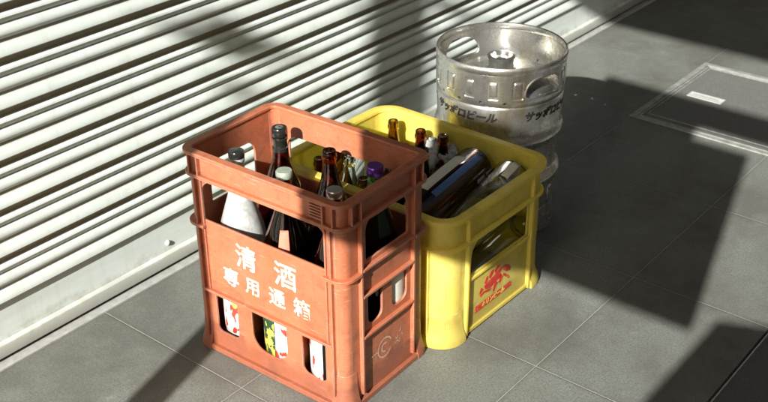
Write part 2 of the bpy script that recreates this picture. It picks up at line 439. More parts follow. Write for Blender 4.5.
b = MB(); b.box(2.797-2.8, 2.808-2.8, 1.055-.85, 1.130-.85, .0031, .0033); b.build('worn_imprint', simple('plate_imprint', (.52,.52,.5), .5, nscale=400, var=.5), ht, smooth=0)

# ------------------------------------------------------------------ crates
def ring_mb(b, hx, hy, r, t, z0, z1, fl=0.0):
    """closed rounded-rectangle ring, outer half size hx, hy, wall t"""
    o0 = rrect(hx+fl, hy+fl, r+fl); o1 = rrect(hx, hy, r); i1 = rrect(hx-t, hy-t, max(r-t, .002)); i0 = i1
    L = [[(x, y, z0) for x, y in o0], [(x, y, z1) for x, y in o1], [(x, y, z1) for x, y in i1], [(x, y, z0) for x, y in i0], [(x, y, z0) for x, y in o0]]
    b.loft(L)
def corner_arc(b, sx, sy, hx, hy, r, t, ext, z0, z1, seg=8):
    """L-shaped corner band: straight ext, arc, straight ext"""
    def path(off):
        rr = max(r - off, .001); cx, cy = hx - r, hy - r
        pts = [(hx-off, cy-ext)] + [(cx + rr*cos(pi/2*i/seg), cy + rr*sin(pi/2*i/seg)) for i in range(seg+1)] + [(cx-ext, hy-off)]
        return [(sx*x, sy*y) for x, y in pts]
    o = path(0); i = path(t); n = len(o)
    loop = o + i[::-1]
    b.loft([[(x, y, z0) for x, y in loop], [(x, y, z1) for x, y in loop]], True, True, True)

def crate(root, mt, L, W, H, ins, rad, t, long_holes, short_holes, rims, corner_flanges, ribs_long, ribs_short, foot):
    hx, hy = L/2 - ins, W/2 - ins
    zb = .006
    for s in (-1, 1):   # long walls: outward normal (0, s)
        loops = [[(-(hx-rad), zb), (hx-rad, zb), (hx-rad, H-.004), (-(hx-rad), H-.004)]] + long_holes
        plate('long_wall', loops, t, (0, s*hy, 0), (-s, 0, 0), (0, 0, 1), mt, root)
    for s in (-1, 1):
        loops = [[(-(hy-rad), zb), (hy-rad, zb), (hy-rad, H-.004), (-(hy-rad), H-.004)]] + short_holes
        plate('short_wall', loops, t, (s*hx, 0, 0), (0, s, 0), (0, 0, 1), mt, root)
    for sx in (-1, 1):
        for sy in (-1, 1):
            b = MB(); corner_arc(b, sx, sy, hx, hy, rad, t, 0, zb, H-.004)
            b.build('corner_post', mt, root)
            for (z0, z1, out, ext) in corner_flanges:
                b = MB(); corner_arc(b, sx, sy, hx+out, hy+out, rad+out, out-.0002, ext, z0, z1)
                b.build('corner_flange', mt, root, bevel=.0006)
            b = MB()
            # flared foot
            ang = [pi/2*i/8 for i in range(9)]
            loops = []
            for z, o in foot:
                rr = rad + o; cx, cy = hx-rad, hy-rad
                outer = [(sx*(cx+rr*cos(a)), sy*(cy+rr*sin(a)), z) for a in ang]
                outer = [(sx*(hx+o), sy*(cy-.012), z)] + outer + [(sx*(cx-.012), sy*(hy+o), z)]
                inner = [(sx*(cx-.012), sy*(hy-t*1.2), z), (sx*(cx+(rad-t*1.2)*.72), sy*(cy+(rad-t*1.2)*.72), z), (sx*(hx-t*1.2), sy*(cy-.012), z)]
                loops.append(outer + inner)
            b.loft(loops, True, True, True)
            b.build('foot', mt, root, bevel=.0006)
    for (nm, z0, z1, out, th, rr) in rims:
        b = MB(); ring_mb(b, hx+out, hy+out, rad+out, th, z0, z1); b.build(nm, mt, root, bevel=.0014)
    b = MB()
    for (u, w, out, z0, z1) in ribs_long:
        for s in (-1, 1):
            for q in (-1, 1):
                y0, y1 = sorted((s*(hy-.0003), s*(hy+out))); b = MB(); b.box(q*u-w/2, q*u+w/2, y0, y1, z0, z1)
                b.build('stiffening_rib', mt, root, bevel=.0006, smooth=0)
    for (u, w, out, z0, z1) in ribs_short:
        for s in (-1, 1):
            for q in (-1, 1):
                x0, x1 = sorted((s*(hx-.0003), s*(hx+out))); b = MB(); b.box(x0, x1, q*u-w/2, q*u+w/2, z0, z1)
                b.build('stiffening_rib', mt, root, bevel=.0006, smooth=0)
    b = MB()
    b.box(-hx+t+.0005, hx-t-.0005, -hy+t+.0005, hy-t-.0005, .010, .0145)
    b.build('base_plate', mt, root, smooth=0)
    return hx, hy

# red crate
RC = thing('sake_bottle_crate', (1.2477, 1.1868, 0), R(-88.4097), 'tall terracotta plastic bottle crate with white lettering, standing nearest, full of upright bottles', 'crate')
L, W, H = .3746, .2505, .420
long_h = [hole(-.143, .143, .285, .366, .004, .004, .028, .028),
          hole(-.132, -.078, .047, .130, .010, .014, .003, .003),
          hole(-.042, .042, .047, .130, .030, .030, .003, .003),
          hole(.078, .132, .047, .130, .014, .010, .003, .003)]
short_h = [hole(-.056, .062, .287, .368, .004, .004, .026, .026),
           hole(-.052, -.012, .153, .219, .016, .016, .003, .003),
           hole(.016, .060, .153, .219, .016, .016, .003, .003)]
hx, hy = crate(RC, M_RED, L, W, H, .0095, .0175, .0042, long_h, short_h,
    rims=[('top_rim', .4135, .420, .0095, .0165, 0), ('upper_flange', .3705, .3765, .0085, .0083, 0)],
    corner_flanges=[(.2705, .2765, .0095, .022)],
    ribs_long=[(.1545, .004, .0070, .030, .3703), (.1415, .003, .0035, .133, .3703)],
    ribs_short=[(.0745, .0045, .0075, .020, .3703)],
    foot=[(.0005, .0095), (.010, .0090), (.022, .0050), (.040, .0016), (.075, .0004)])
def bar(name, mt, root, *bx):
    b = MB(); b.box(*bx); return b.build(name, mt, root, bevel=.0007, smooth=0)
for s in (-1, 1):
    for q in (-1, 1):
        for u in (.163, .142):
            y0, y1 = sorted((s*(hy-.0003), s*(hy+.0078))); bar('band_rib', M_RED, RC, q*u-.0016, q*u+.0016, y0, y1, .3767, .4133)
        for u in (.098, .0745):
            x0, x1 = sorted((s*(hx-.0003), s*(hx+.0078))); bar('band_rib', M_RED, RC, x0, x1, q*u-.0016, q*u+.0016, .3767, .4133)
    # grille of fine ribs beside the corner
    for k in range(6):
        z = .3815 + k*.0054
        y0, y1 = sorted((s*(hy-.0003), s*(hy+.0048))); bar('grille_rib', M_RED, RC, .112, .1402, y0, y1, z, z+.0022)
    y0, y1 = sorted((s*(hy-.0003), s*(hy+.0085))); bar('rail', M_RED, RC, -.1522, .1522, y0, y1, .1345, .1395)
    y0, y1 = sorted((s*(hy-.0003), s*(hy+.0075))); bar('rail', M_RED, RC, -.1640, .1640, y0, y1, .0010, .0120)
    x0, x1 = sorted((s*(hx-.0003), s*(hx+.0080)))
    for z0, z1 in ((.2740, .2790), (.2210, .2260), (.1370, .1420)):
        bar('rail', M_RED, RC, x0, x1, -.0720, .0720, z0, z1)
    bar('rail', M_RED, RC, x0, x1, -.1020, .1020, .0010, .0110)
for u in (-.062, .062): bar('divider', M_RED, RC, u-.0012, u+.0012, -hy+.0045, hy-.0045, .0147, .112)
for x0, x1 in ((-hx+.0045, -.0634), (-.0606, .0606), (.0634, hx-.0045)): bar('divider', M_RED, RC, x0, x1, -.0012, .0012, .0147, .112)

def flat_text(root, txt, size, u, z, face, bold, mt, off=.0004, name='lettering', squash=1.0):
    me = text_mesh(txt, size, .0002, bold)
    o3 = {'-Y': (Vector((1,0,0)), Vector((0,0,1)), Vector((u, -hy_f-off, z))), '+X': (Vector((0,1,0)), Vector((0,0,1)), Vector((hx_f+off, u, z)))}[face]
    U, V, O = o3; n = U.cross(V)
    me.transform(Matrix(((U.x*squash, V.x, n.x, O.x), (U.y*squash, V.y, n.y, O.y), (U.z*squash, V.z, n.z, O.z), (0,0,0,1))))
    me.materials.clear(); me.materials.append(mt)
    return me
hx_f, hy_f = hx, hy
def join_objs(name, mes, mt, root):
    bm = bmesh.new()
    for me in mes: bm.from_mesh(me)
    out = bpy.data.meshes.new(name); bm.to_mesh(out); bm.free(); out.materials.append(mt)
    return link(bpy.data.objects.new(name, out), root)
LET = [('清', .052, -.0445, .2355), ('酒', .053, .048, .2340), ('専', .040, -.0860, .1810), ('用', .037, -.0330, .1810), ('通', .039, .0250, .1810), ('箱', .040, .0830, .1810)]
for c_, s_, u_, z_ in LET: join_objs('white_letter', [flat_text(RC, c_, s_, u_, z_, '-Y', .0007, M_WHITEINK)], M_WHITEINK, RC)
# worn round print on the short side
b = MB()
def ringflat(b, cy, cz, r0, r1, x, a0=0, a1=2*pi, n=40):
    vs = []; fs = []
    for i in range(n+1):
        a = a0 + (a1-a0)*i/n
        vs += [(x, cy + r0*cos(a), cz + r0*sin(a)), (x, cy + r1*cos(a), cz + r1*sin(a))]
    for i in range(n): fs.append((2*i, 2*i+1, 2*i+3, 2*i+2))
    b.add(vs, fs)
ringflat(b, -.006, .080, .018, .0215, hx+.0006, .4, 5.7)
ringflat(b, -.006, .080, .007, .0105, hx+.0006, 1.0, 4.9, 20)
for k in range(5):
    ringflat(b, .030 + .009*(k % 3), .070 + .012*(k // 2), .002, .0042, hx+.0006, k, k+3.6, 12)
for k in range(3): ringflat(b, -.045 + .007*k, .078, .0018, .0042, hx+.0006, 0, pi, 10)
b.build('worn_print', simple('faded_print', (.66, .42, .32), .6, nscale=220, var=.35), RC, smooth=0)

# yellow crate
YC = thing('beer_bottle_crate', (1.5594, 1.1842, 0), R(-90.6765), 'low yellow plastic crate with red emblem, holding jumbled bottles between terracotta crate and keg', 'crate')
L2, W2, H2 = .4421, .3583, .2793
yh_short = [hole(-.092, .100, .134, .2085, .004, .004, .016, .040)]
yh_long = [hole(-.130, .130, .134, .2085, .004, .004, .030, .030)]
hx, hy = crate(YC, M_YEL, L2, W2, H2, .011, .041, .0040, yh_long, yh_short,
    rims=[('top_rim', .2705, .2793, .011, .0185, 0), ('lower_flange', .2125, .2185, .0085, .0083, 0)],
    corner_flanges=[],
    ribs_long=[(.168, .005, .006, .012, .2123)],
    ribs_short=[(.1085, .006, .0075, .006, .2123), (.1085, .006, .007, .2187, .2703)],
    foot=[(.0005, .0110), (.008, .0108), (.016, .0085), (.024, .0045), (.040, .0012), (.07, .0003)])
hx_f, hy_f = hx, hy
for s in (-1, 1):
    x0, x1 = sorted((s*(hx-.0003), s*(hx+.0045))); bar('rail', M_YEL, YC, x0, x1, -.1050, .1050, .1245, .1300)
    bar('rail', M_YEL, YC, x0, x1, -.1050, .1050, .0060, .0140)
    y0, y1 = sorted((s*(hy-.0003), s*(hy+.0045))); bar('rail', M_YEL, YC, -.1650, .1650, y0, y1, .1245, .1300)
# slit recess mouldings on the rounded posts
for sx in (-1, 1):
    for sy in (-1, 1):
        a = R(45); cx, cy = sx*(hx-.041+.0413*cos(a)), sy*(hy-.041+.0413*sin(a))
        for z0, z1 in ((.035, .060), (.100, .160)):
            b = MB(); b.lathe([(0, z0), (.0012, z0+.003), (.0015, (z0+z1)/2), (.0012, z1-.003), (0, z1)], 8, cx, cy); b.build('post_ridge', M_YEL, YC)
# red emblem: leaping beast over a lettered bar, flat ink on the short wall
def emb(pts):  # zoomed photo grid to metres on the wall
    out = []
    for x, y in pts:
        u = -.0775 + (x-40)/(258-40)*.1290
        # bar line runs level on the wall: undo its slope in the grid
        z = .037 + ((368 - (x-40)*.815) - y)/205*.078
        out.append((u, z))
    return out
polys = [
    [(48,322),(258,156),(258,188),(44,366)],                              # bar
    [(92,196),(120,160),(150,128),(176,92),(196,70),(200,80),(184,112),(196,118),(186,142),(166,158),(146,186),(128,206),(104,214)],
    [(200,72),(214,58),(236,56),(250,72),(246,90),(226,100),(206,92)],    # head
    [(206,108),(226,116),(240,122),(246,136),(234,142),(222,132),(204,126)],
    [(186,120),(206,130),(200,152),(188,172),(176,166),(184,150)],
    [(160,162),(176,170),(162,196),(152,226),(146,222),(150,192)],
    [(118,212),(138,206),(124,226),(96,236),(76,262),(72,254),(92,226)],
    [(76,206),(92,212),(80,232),(72,250),(68,242),(70,222)],
    [(150,100),(166,70),(188,58),(170,92),(158,114)],
    [(118,142),(130,104),(148,90),(142,118),(128,146)],
    [(94,180),(104,140),(114,132),(112,156),(104,178)],
]
mes = []
for pl in polys:
    me = curve_mesh([emb(pl)], .0002)
    U, V = Vector((0,1,0)), Vector((0,0,1)); n = U.cross(V); O = Vector((hx+.0005, 0, 0))
    me.transform(Matrix(((U.x, V.x, n.x, O.x), (U.y, V.y, n.y, O.y), (U.z, V.z, n.z, O.z), (0,0,0,1)))); me.materials.clear(); mes.append(me)
join_objs('red_emblem', mes, M_REDINK, YC)
zc = sum(z for u, z in emb(polys[0]))/4
join_objs('emblem_lettering', [flat_text(YC, 'キリンビール', .0132, -.012, zc, '+X', .0004, M_YEL, .0012)], M_YEL, YC)

# ------------------------------------------------------------------ keg
KX, KY, KR, KH = 1.892, 1.202, .142, .414
KG = thing('beer_keg', (KX, KY, 0), 0, 'worn stainless steel beer keg with black lettering standing behind the yellow crate', 'keg')
def apply_bool(ob, cutter):
    m = ob.modifiers.new('bool', 'BOOLEAN'); m.operation = 'DIFFERENCE'; m.object = cutter; m.solver = 'EXACT'; m.use_self = True
    bpy.context.view_layer.update()
    me = bpy.data.meshes.new_from_object(ob.evaluated_get(bpy.context.evaluated_depsgraph_get()))
    ob.modifiers.clear(); old = ob.data; ob.data = me
    me.shade_smooth(); me.set_sharp_from_angle(angle=R(32))
# top skirt (open cylinder with rolled rim)
n = 144
def skirt(prof):
    b = MB(); b.loft([[(r*cos(2*pi*i/n), r*sin(2*pi*i/n), z) for i in range(n)] for r, z in prof + [prof[0]]])
    return b
sk = skirt([(.1372, .3255), (.1395, .329), (.1400, .340), (.1400, .397), (.1362, .398), (.1362, .340), (.1350, .3255)]).build('top_skirt', M_STEEL, KG)
c = MB()
def radial_prism(c, ang, outline, r0, r1):
    """outline in (tangent, z); extruded along the radius"""
    e = Vector((cos(ang), sin(ang), 0)); tt = Vector((-sin(ang), cos(ang), 0))
    Ls = [[tuple(e*r + tt*u + Vector((0,0,z))) for u, z in outline] for r in (r0, r1)]
    c.loft(Ls, True, True, True)
for a in (255, 75):
    radial_prism(c, R(a), hole(-.049, .050, .342, .388, .012, .012, .034, .034), .10, .17)
slots = [228 - 21*k for k in range(7)] + [48 - 21*k for k in range(7)]
for a in slots:
    radial_prism(c, R(a), hole(-.0125, .0125, .343, .387, .004, .004, .006, .006, 4), .1374, .16)
for a in [217.5 - 21*k for k in range(6)] + [37.5 - 21*k for k in range(6)]:
    radial_prism(c, R(a), [(.0042*cos(t*pi/6), .336 + .0032*sin(t*pi/6)) for t in range(12)], .12, .16)
cut = c.build('cut', M_STEEL, KG)
apply_bool(sk, cut)
bpy.data.objects.remove(cut)
# raised borders of the handle openings
for a in (255, 75):
    e = Vector((cos(R(a)), sin(R(a)), 0)); tt = Vector((-sin(R(a)), cos(R(a)), 0))
    ol = hole(-.049, .050, .342, .388, .012, .012, .034, .034)
    pts = []
    for u, z in ol + ol[:1]:
        rr = math.sqrt(max(.1388**2 - u*u, 0)); pts.append(tuple(e*rr + tt*u + Vector((0,0,z))))
    b = MB(); b.tube(pts, .0026, 8); b.build('handle_edge', M_STEEL, KG)
for a in slots[:]:
    b = MB(); e = Vector((cos(R(a)), sin(R(a)), 0)); tt = Vector((-sin(R(a)), cos(R(a)), 0))
    ol = hole(-.0088, .0088, .3475, .3825, .003, .003, .004, .004, 4)
    Ls = []
    for r, k in ((.1372, 1.0), (.1397, .86), (.1402, .70)):
        Ls.append([tuple(e*r + tt*u*k + Vector((0,0,.365 + (z-.365)*k))) for u, z in ol])
    b.loft(Ls, True, True, True); b.build('pressed_rib', M_STEEL, KG)
b = skirt([(.1370, .3965), (.1396, .3960), (.1412, .4010), (.1416, .4070), (.1405, .4120), (.1385, .4140), (.1362, .4125), (.1350, .4070), (.1352, .4000)])
b.build('top_rim', M_STEEL, KG)
# body with two rolling rings
body = [(0, .012), (.10, .012), (.118, .018), (.126, .030), (.1285, .050), (.1285, .112), (.1310, .120), (.1385, .127), (.1400, .135), (.1385, .143), (.1310, .150), (.1290, .158),
        (.1290, .216), (.1310, .224), (.1395, .231), (.1420, .239), (.1395, .248), (.1368, .254), (.1362, .262), (.1374, .300), (.1380, .3200), (.1365, .3240), (.1295, .330), (.115, .343), (.09, .350), (.06, .354), (.031, .355), (0, .355)]
b = MB(); b.lathe(body, n); b.build('barrel', M_STEEL, KG, smooth=50)
b = skirt([(.1240, .004), (.1285, .0005), (.1330, .004), (.1330, .012), (.1300, .030), (.1292, .060), (.1275, .060), (.1270, .030), (.1260, .012)])
b.build('bottom_skirt', M_STEEL, KG)
for a in [229 - 42*k for k in range(9)]:
    b = MB(); e = Vector((cos(R(a+52)), sin(R(a+52)), 0)); tt = Vector((-sin(R(a+52)), cos(R(a+52)), 0))
    ol = hole(-.011, .011, .058, .104, .005, .005, .005, .005, 4)
    b.loft([[tuple(e*r + tt*u*k + Vector((0,0,.081 + (z-.081)*k))) for u, z in ol] for r, k in ((.1265, 1.0), (.1300, .92), (.1306, .75))], True, True, True); b.build('pressed_rib', M_STEEL, KG)
b = MB()
b.lathe([(.0, .3552), (.033, .3552), (.033, .362), (.0275, .364), (.0275, .384), (.0300, .386), (.0300, .3900), (.0240, .3905), (.0225, .386), (.0200, .374), (.0120, .372), (.0115, .381), (.0060, .384), (0, .3835)], 40)
b.build('valve_neck', simple('bright_steel', (.75,.74,.70), .22, .95, nscale=80), KG)
# seam line and lettering bent round the shoulder band
b = skirt([(.1372, .3215), (.1384, .3222), (.1372, .3230)]); b.build('seam', M_STEEL, KG)
mes = []
for k in range(4):
    me = text_mesh('サッポロビール', .0230, .00015, .0013, .98)
    a_mid = R(219 - 41 + 91*k)
    z0 = .3005
    for v in me.vertices:
        # camera-facing text reads left to right as the angle grows
        sh_ = v.co.y*.22
        a = a_mid + (v.co.x + sh_)/.137
        z = z0 + v.co.y
        r = .1374 + .0006*(z-.30)/.02 if z > .300 else .1362 + .0012*(z-.262)/.038
        r += .0005 + v.co.z
        v.co = (r*cos(a), r*sin(a), z)
    me.materials.clear(); join_objs('black_lettering', [me], M_BLACKINK, KG)
# ------------------------------------------------------------------ bottles
def smooth_prof(pts, k=3):
    """Catmull-Rom through (r,z) points"""
    out = []
    for i in range(len(pts)-1):
        p0 = pts[max(i-1,0)]; p1 = pts[i]; p2 = pts[i+1]; p3 = pts[min(i+2,len(pts)-1)]
        for j in range(k):
            t = j/k; q = []
            for a in range(2):
                q.append(.5*((2*p1[a]) + (-p0[a]+p2[a])*t + (2*p0[a]-5*p1[a]+4*p2[a]-p3[a])*t*t + (-p0[a]+3*p1[a]-3*p2[a]+p3[a])*t**3))
            out.append((max(q[0], .0005), q[1]))
    out.append(pts[-1]); return out
ISSHO = [(.047,.004),(.0515,.010),(.0520,.04),(.0520,.13),(.0520,.205),(.0490,.230),(.0415,.258),(.0320,.286),(.0230,.312),(.0165,.335),(.0135,.355),(.0118,.372)]
SLIM = [(r*(.87 if z < .32 else 1.0), z) for r, z in ISSHO]
BEER = [(.027,.003),(.0325,.008),(.0330,.03),(.0330,.10),(.0330,.140),(.0310,.160),(.0240,.182),(.0170,.200),(.0125,.220),(.0105,.240)]
BIG = [(.034,.003),(.0410,.009),(.0420,.03),(.0420,.10),(.0420,.175),(.0400,.195),(.0340,.220),(.0230,.245),(.0165,.265),(.0145,.285)]
def bottle(name, loc, prof, g, label, cat='bottle', cap=None, rot=None, wall=.0028, labels=(), top=None, lip=True, group=None):
    root = thing(name, loc, 0, label, cat, group)
    if rot is not None: root.rotation_mode = 'QUATERNION'; root.rotation_quaternion = rot
    zt = prof[-1][1]; rt = prof[-1][0]
    outer = smooth_prof(prof, 3)
    mouth = [(rt, zt), (rt+.0020, zt+.002), (rt+.0024, zt+.008), (rt+.0012, zt+.011), (rt+.0004, zt+.014), (rt+.0010, zt+.017), (rt-.0006, zt+.0195)]
    inner = [(max(r-wall, .004), z) for r, z in reversed(prof[1:])]
    inner = [(max(rt-.0042, .006), zt+.0190)] + smooth_prof([(max(rt-.0048, .006), zt+.004)] + inner[1:], 3) + [(.02, .014), (.001, .017)]
    pr = [(.001, .010), (.020, .006), (prof[0][0]-.004, .0012)] + outer[:-1] + mouth + inner
    b = MB(); b.lathe([(r, z) for r, z in pr], 40)
    b.build('glass_body', g, root, smooth=60)
    zc = zt + .0195
    if cap == 'flat':     # tall stopper cap
        b = MB(); b.lathe([(rt+.0020, zt+.010), (rt+.0027, zt+.0115), (rt+.0027, zc+.001), (rt+.0014, zc+.0032), (0, zc+.0036)], 32)
        b.build('cap', top, root)
    elif cap == 'ring':   # shiny dark cap with pale button
        b = MB(); b.lathe([(rt+.0016, zt-.022), (rt+.0030, zt-.021), (rt+.0032, zt-.014), (rt+.0014, zt-.012), (rt+.0014, zt+.000), (rt+.0028, zt+.002), (rt+.0030, zt+.006), (rt+.0018, zt+.008), (rt+.0030, zt+.010), (rt+.0030, zc+.003), (rt+.0016, zc+.0055), (0, zc+.0055)], 32)
        cp = b.build('cap', top, root)
        b = MB(); b.lathe([(.0075, zc+.0057), (.0060, zc+.0067), (0, zc+.0067)], 24); b.build('button', M_CAPSILV, cp)
        b = MB(); b.lathe([(.0020, zc+.0069), (.0018, zc+.0072), (0, zc+.0072)], 12); b.build('button_dot', M_BLACKINK, cp)
    elif cap == 'foil':
        b = MB(); b.lathe([(rt+.0024, zt+.006), (rt+.0034, zt+.008), (rt+.0034, zc+.001), (rt+.0018, zc+.003), (0, zc+.0026)], 32)
        b.build('cap', top, root)
    ac, sg_ = 0, 1
    if rot is not None:   # label angles are counted from the side that faces up and outwards
        mid = Vector(loc) + rot @ Vector((0, 0, .08))
        tc = rot.inverted() @ (Vector((0, 0, 1.2747)) - mid); upv = rot.inverted() @ Vector((0, 0, 1))
        ac = math.degrees(math.atan2(tc.y, tc.x)); sg_ = 1 if (tc.x*upv.y - tc.y*upv.x) > 0 else -1
    for (z0, z1, a0, a1, mt, nm) in labels:
        a0, a1 = ac + sg_*a0, ac + sg_*a1
        def rad(z):
            for i in range(len(outer)-1):
                if outer[i][1] <= z <= outer[i+1][1]:
                    t = (z-outer[i][1])/max(outer[i+1][1]-outer[i][1], 1e-6); return outer[i][0]*(1-t)+outer[i+1][0]*t
            return outer[-1][0]
        b = MB(); ns, nz = 24, 6
        off = .0005 if 'print' not in nm else .0009
        loops = [[((rad(z0+(z1-z0)*j/nz)+off)*cos(R(a0+(a1-a0)*i/ns)), (rad(z0+(z1-z0)*j/nz)+off)*sin(R(a0+(a1-a0)*i/ns)), z0+(z1-z0)*j/nz) for i in range(ns+1)] for j in range(nz+1)]
        b.loft(loops, close=False); lo = b.build(nm, mt, root)
        md = lo.modifiers.new('s', 'SOLIDIFY'); md.thickness = .0003; md.offset = 1
    return root

Z0 = .0150
GR = 'upright bottles in the terracotta crate'
# camera side of the crate faces -X, i.e. angle 180 is towards the lettering
bottle('sake_bottle', (1.187, 1.293, Z0), SLIM, G_FROST, 'frosted clear bottle with black cap in the corner nearest the shutter', cap='flat', top=M_CAPDARK,
       labels=[(.03, .165, 120, 235, M_LABEL, 'label')], group=GR)
bottle('sake_bottle', (1.294, 1.290, Z0+.004), ISSHO, G_BROWN, 'dark bottle with shiny black cap and pale centre button, tallest in the crate', cap='ring', top=M_CAPDARK,
       labels=[(.05, .16, 120, 250, M_LABELG, 'label')], group=GR)
bottle('sake_bottle', (1.187, 1.178, Z0-.002), ISSHO, G_BROWN, 'dark brown bottle with pale green cap and salmon paper tag behind the lettered side', cap='flat', top=M_CAPGREEN,
       labels=[(.03, .17, 186, 290, M_LABEL, 'label'), (.03, .15, 120, 184, M_LABELG, 'side_label'), (.250, .293, 200, 228, M_SALMON, 'paper_tag')], group=GR)
bottle('sake_bottle', (1.294, 1.170, Z0), ISSHO, G_BROWN, 'open brown bottle without cap in the middle of the far row', group=GR,
       labels=[(.05, .17, 120, 250, M_LABEL, 'label')])
bottle('sake_bottle', (1.189, 1.066, Z0-.002), ISSHO, G_BROWN, 'dark bottle with silver rimmed mouth at the front corner of the crate', cap='flat', top=M_CAPSILV,
       labels=[(.03, .17, 120, 187, M_LABEL, 'label')], group=GR)
bottle('sake_bottle', (1.294, 1.066, Z0), ISSHO, G_GREEN, 'green bottle with purple foil cap on the short side next to the yellow crate', cap='foil', top=M_CAPPURP,
       labels=[(.13, .20, 235, 300, M_PAPER, 'label')], group=GR)

GY = 'bottles in the yellow crate'
def tilt(ax, ang): return Matrix.Rotation(R(ang), 4, ax).to_quaternion()
bottle('beer_bottle', (1.682, 1.333, Z0), BEER, G_AMBER, 'open amber bottle standing lit by the sun against the far yellow wall', group=GY)
bottle('beer_bottle', (1.680, 1.258, Z0), BEER, G_BROWN, 'open brown bottle standing against the far yellow wall beside the plastic bag', group=GY)
bottle('beer_bottle', (1.688, 1.206, Z0), BEER, G_BROWN, 'brown bottle mouth just behind the large bottle with the blue label', group=GY)
bottle('small_bottle', (1.497, 1.300, Z0), BEER, G_CLEAR, 'clear glass bottle seen through the handle opening of the terracotta crate', group=GY)
bottle('beer_bottle', (1.530, 1.356, Z0), BEER, G_AMBER, 'amber bottle just behind the clear glass one, near the shutter side', group=GY)
bottle('beer_bottle', (1.560, 1.250, Z0), BEER, G_AMBER, 'leaning amber bottle between the clear bottle and the plastic bag', rot=tilt('Y', 12), group=GY)
bottle('beer_bottle', (1.440, 1.215, Z0), BEER, G_AMBER, 'amber bottle close to the terracotta crate wall', group=GY)
bottle('beer_bottle', (1.452, 1.340, Z0), BEER, G_BROWN, 'brown bottle in the corner nearest both the shutter and the terracotta crate', group=GY)
bottle('beer_bottle', (1.612, 1.200, Z0), BEER, G_AMBER, 'amber bottle upright right beside the lying brown bottle', group=GY)
bottle('beer_bottle', (1.525, 1.203, Z0), BEER, G_BROWN, 'brown bottle upright between two amber ones', group=GY)
bottle('beer_bottle', (1.600, 1.345, Z0), BEER, G_CLEAR, 'clear bottle deep in the shutter corner of the yellow crate', group=GY)
def lying(base, neck, roll=0):
    d = (Vector(neck) - Vector(base)).normalized()
    q = Vector((0,0,1)).rotation_difference(d)
    return q @ Matrix.Rotation(R(roll), 4, 'Z').to_quaternion()
ba, ne = (1.706, 1.130, .226), (1.420, 1.118, .200)
q = lying(ba, ne)
bottle('large_bottle', ba, BIG, G_BROWN, 'large dark brown bottle lying tilted with blue and white label', rot=q,
       labels=[(.052, .190, 32, 70, M_PAPER, 'label'), (.008, .190, 2, 21, M_BLUE, 'blue_stripe'), (.012, .034, -70, -38, M_PAPER, 'small_label'), (.040, .066, -70, -38, M_PAPER, 'small_label')], group=GY)
ba, ne = (1.716, 1.042, .224), (1.440, 1.034, .165)
q = lying(ba, ne)
bottle('large_bottle', ba, BIG, G_CLEAR2, 'large clear glass bottle lying on its side behind the emblem wall opening', rot=q,
       labels=[(.010, .060, 8, 30, M_PAPER, 'label')], group=GY)

q = lying((1.708, 1.015, .115), (1.47, 1.02, .075))
bottle('beer_bottle', (1.708, 1.015, .115), BEER, G_CLEAR2, 'second clear bottle lying under the clear one, glimpsed through the opening above the red emblem', rot=q, group=GY)
# crumpled plastic bag
def bag():
    bm = bmesh.new(); bmesh.ops.create_icosphere(bm, subdivisions=5, radius=1)
    from mathutils import noise as mn
    for v in bm.verts:
        p = v.co.copy()
        n1 = mn.noise(p*1.7 + Vector((3, 1, 2))); n2 = abs(mn.noise(p*4.2)); n3 = abs(mn.noise(p*9.0 + Vector((5,5,5))))
        k = 1 + .35*n1 - .35*n2 - .22*n3
        v.co = Vector((p.x*.030, p.y*.060, p.z*.058))*k
    me = bpy.data.meshes.new('plastic_bag'); bm.to_mesh(me); bm.free(); me.shade_smooth()
    m, nt, p = mat('thin_plastic_film')
    p.inputs['Base Color'].default_value = (.82, .84, .82, 1); p.inputs['Roughness'].default_value = .25
    p.inputs['Transmission Weight'].default_value = .45; p.inputs['IOR'].default_value = 1.15
    bump(nt, p, noise(nt, coords(nt), 60, 5, .7), .8, .004)
    me.materials.append(m)
    o = bpy.data.objects.new('plastic_bag', me); o.location = (1.700, 1.225, .205); link(o)
    tag(o, 'crumpled translucent plastic bag stuffed among the bottles of the yellow crate', 'bag')
bag()

# ------------------------------------------------------------------ unseen shadow casters behind the viewpoint, placed and shaped for their shadows
M_POST = simple('painted_post', (.22, .23, .22), .5, .2, bumps=.1)
XO = -.75
AZ = R(15.0); EL = R(29.5)
kx = math.tan(EL)/cos(AZ); ky = math.tan(AZ)
def back(x, y, z=0.0, X=XO):  # where the sun ray through a ground point crosses the street line X
    return (y - ky*(x-X), z + kx*(x-X))
# 6 cm pole inferred from its shadow band; made-up leaf clumps follow
yL, _ = back(.9381, 1.3402); yR, _ = back(.9623, 1.2869)
pole = thing('street_pole', (XO, (yL+yR)/2, 0), 0, 'slim grey street pole standing by the kerb out of view', 'pole')
b = MB(); b.lathe([(.05, 0), (.05, .01), (.033, .02), (.032, 3.2), (0, 3.2)], 24); b.build('shaft', M_POST, pole)

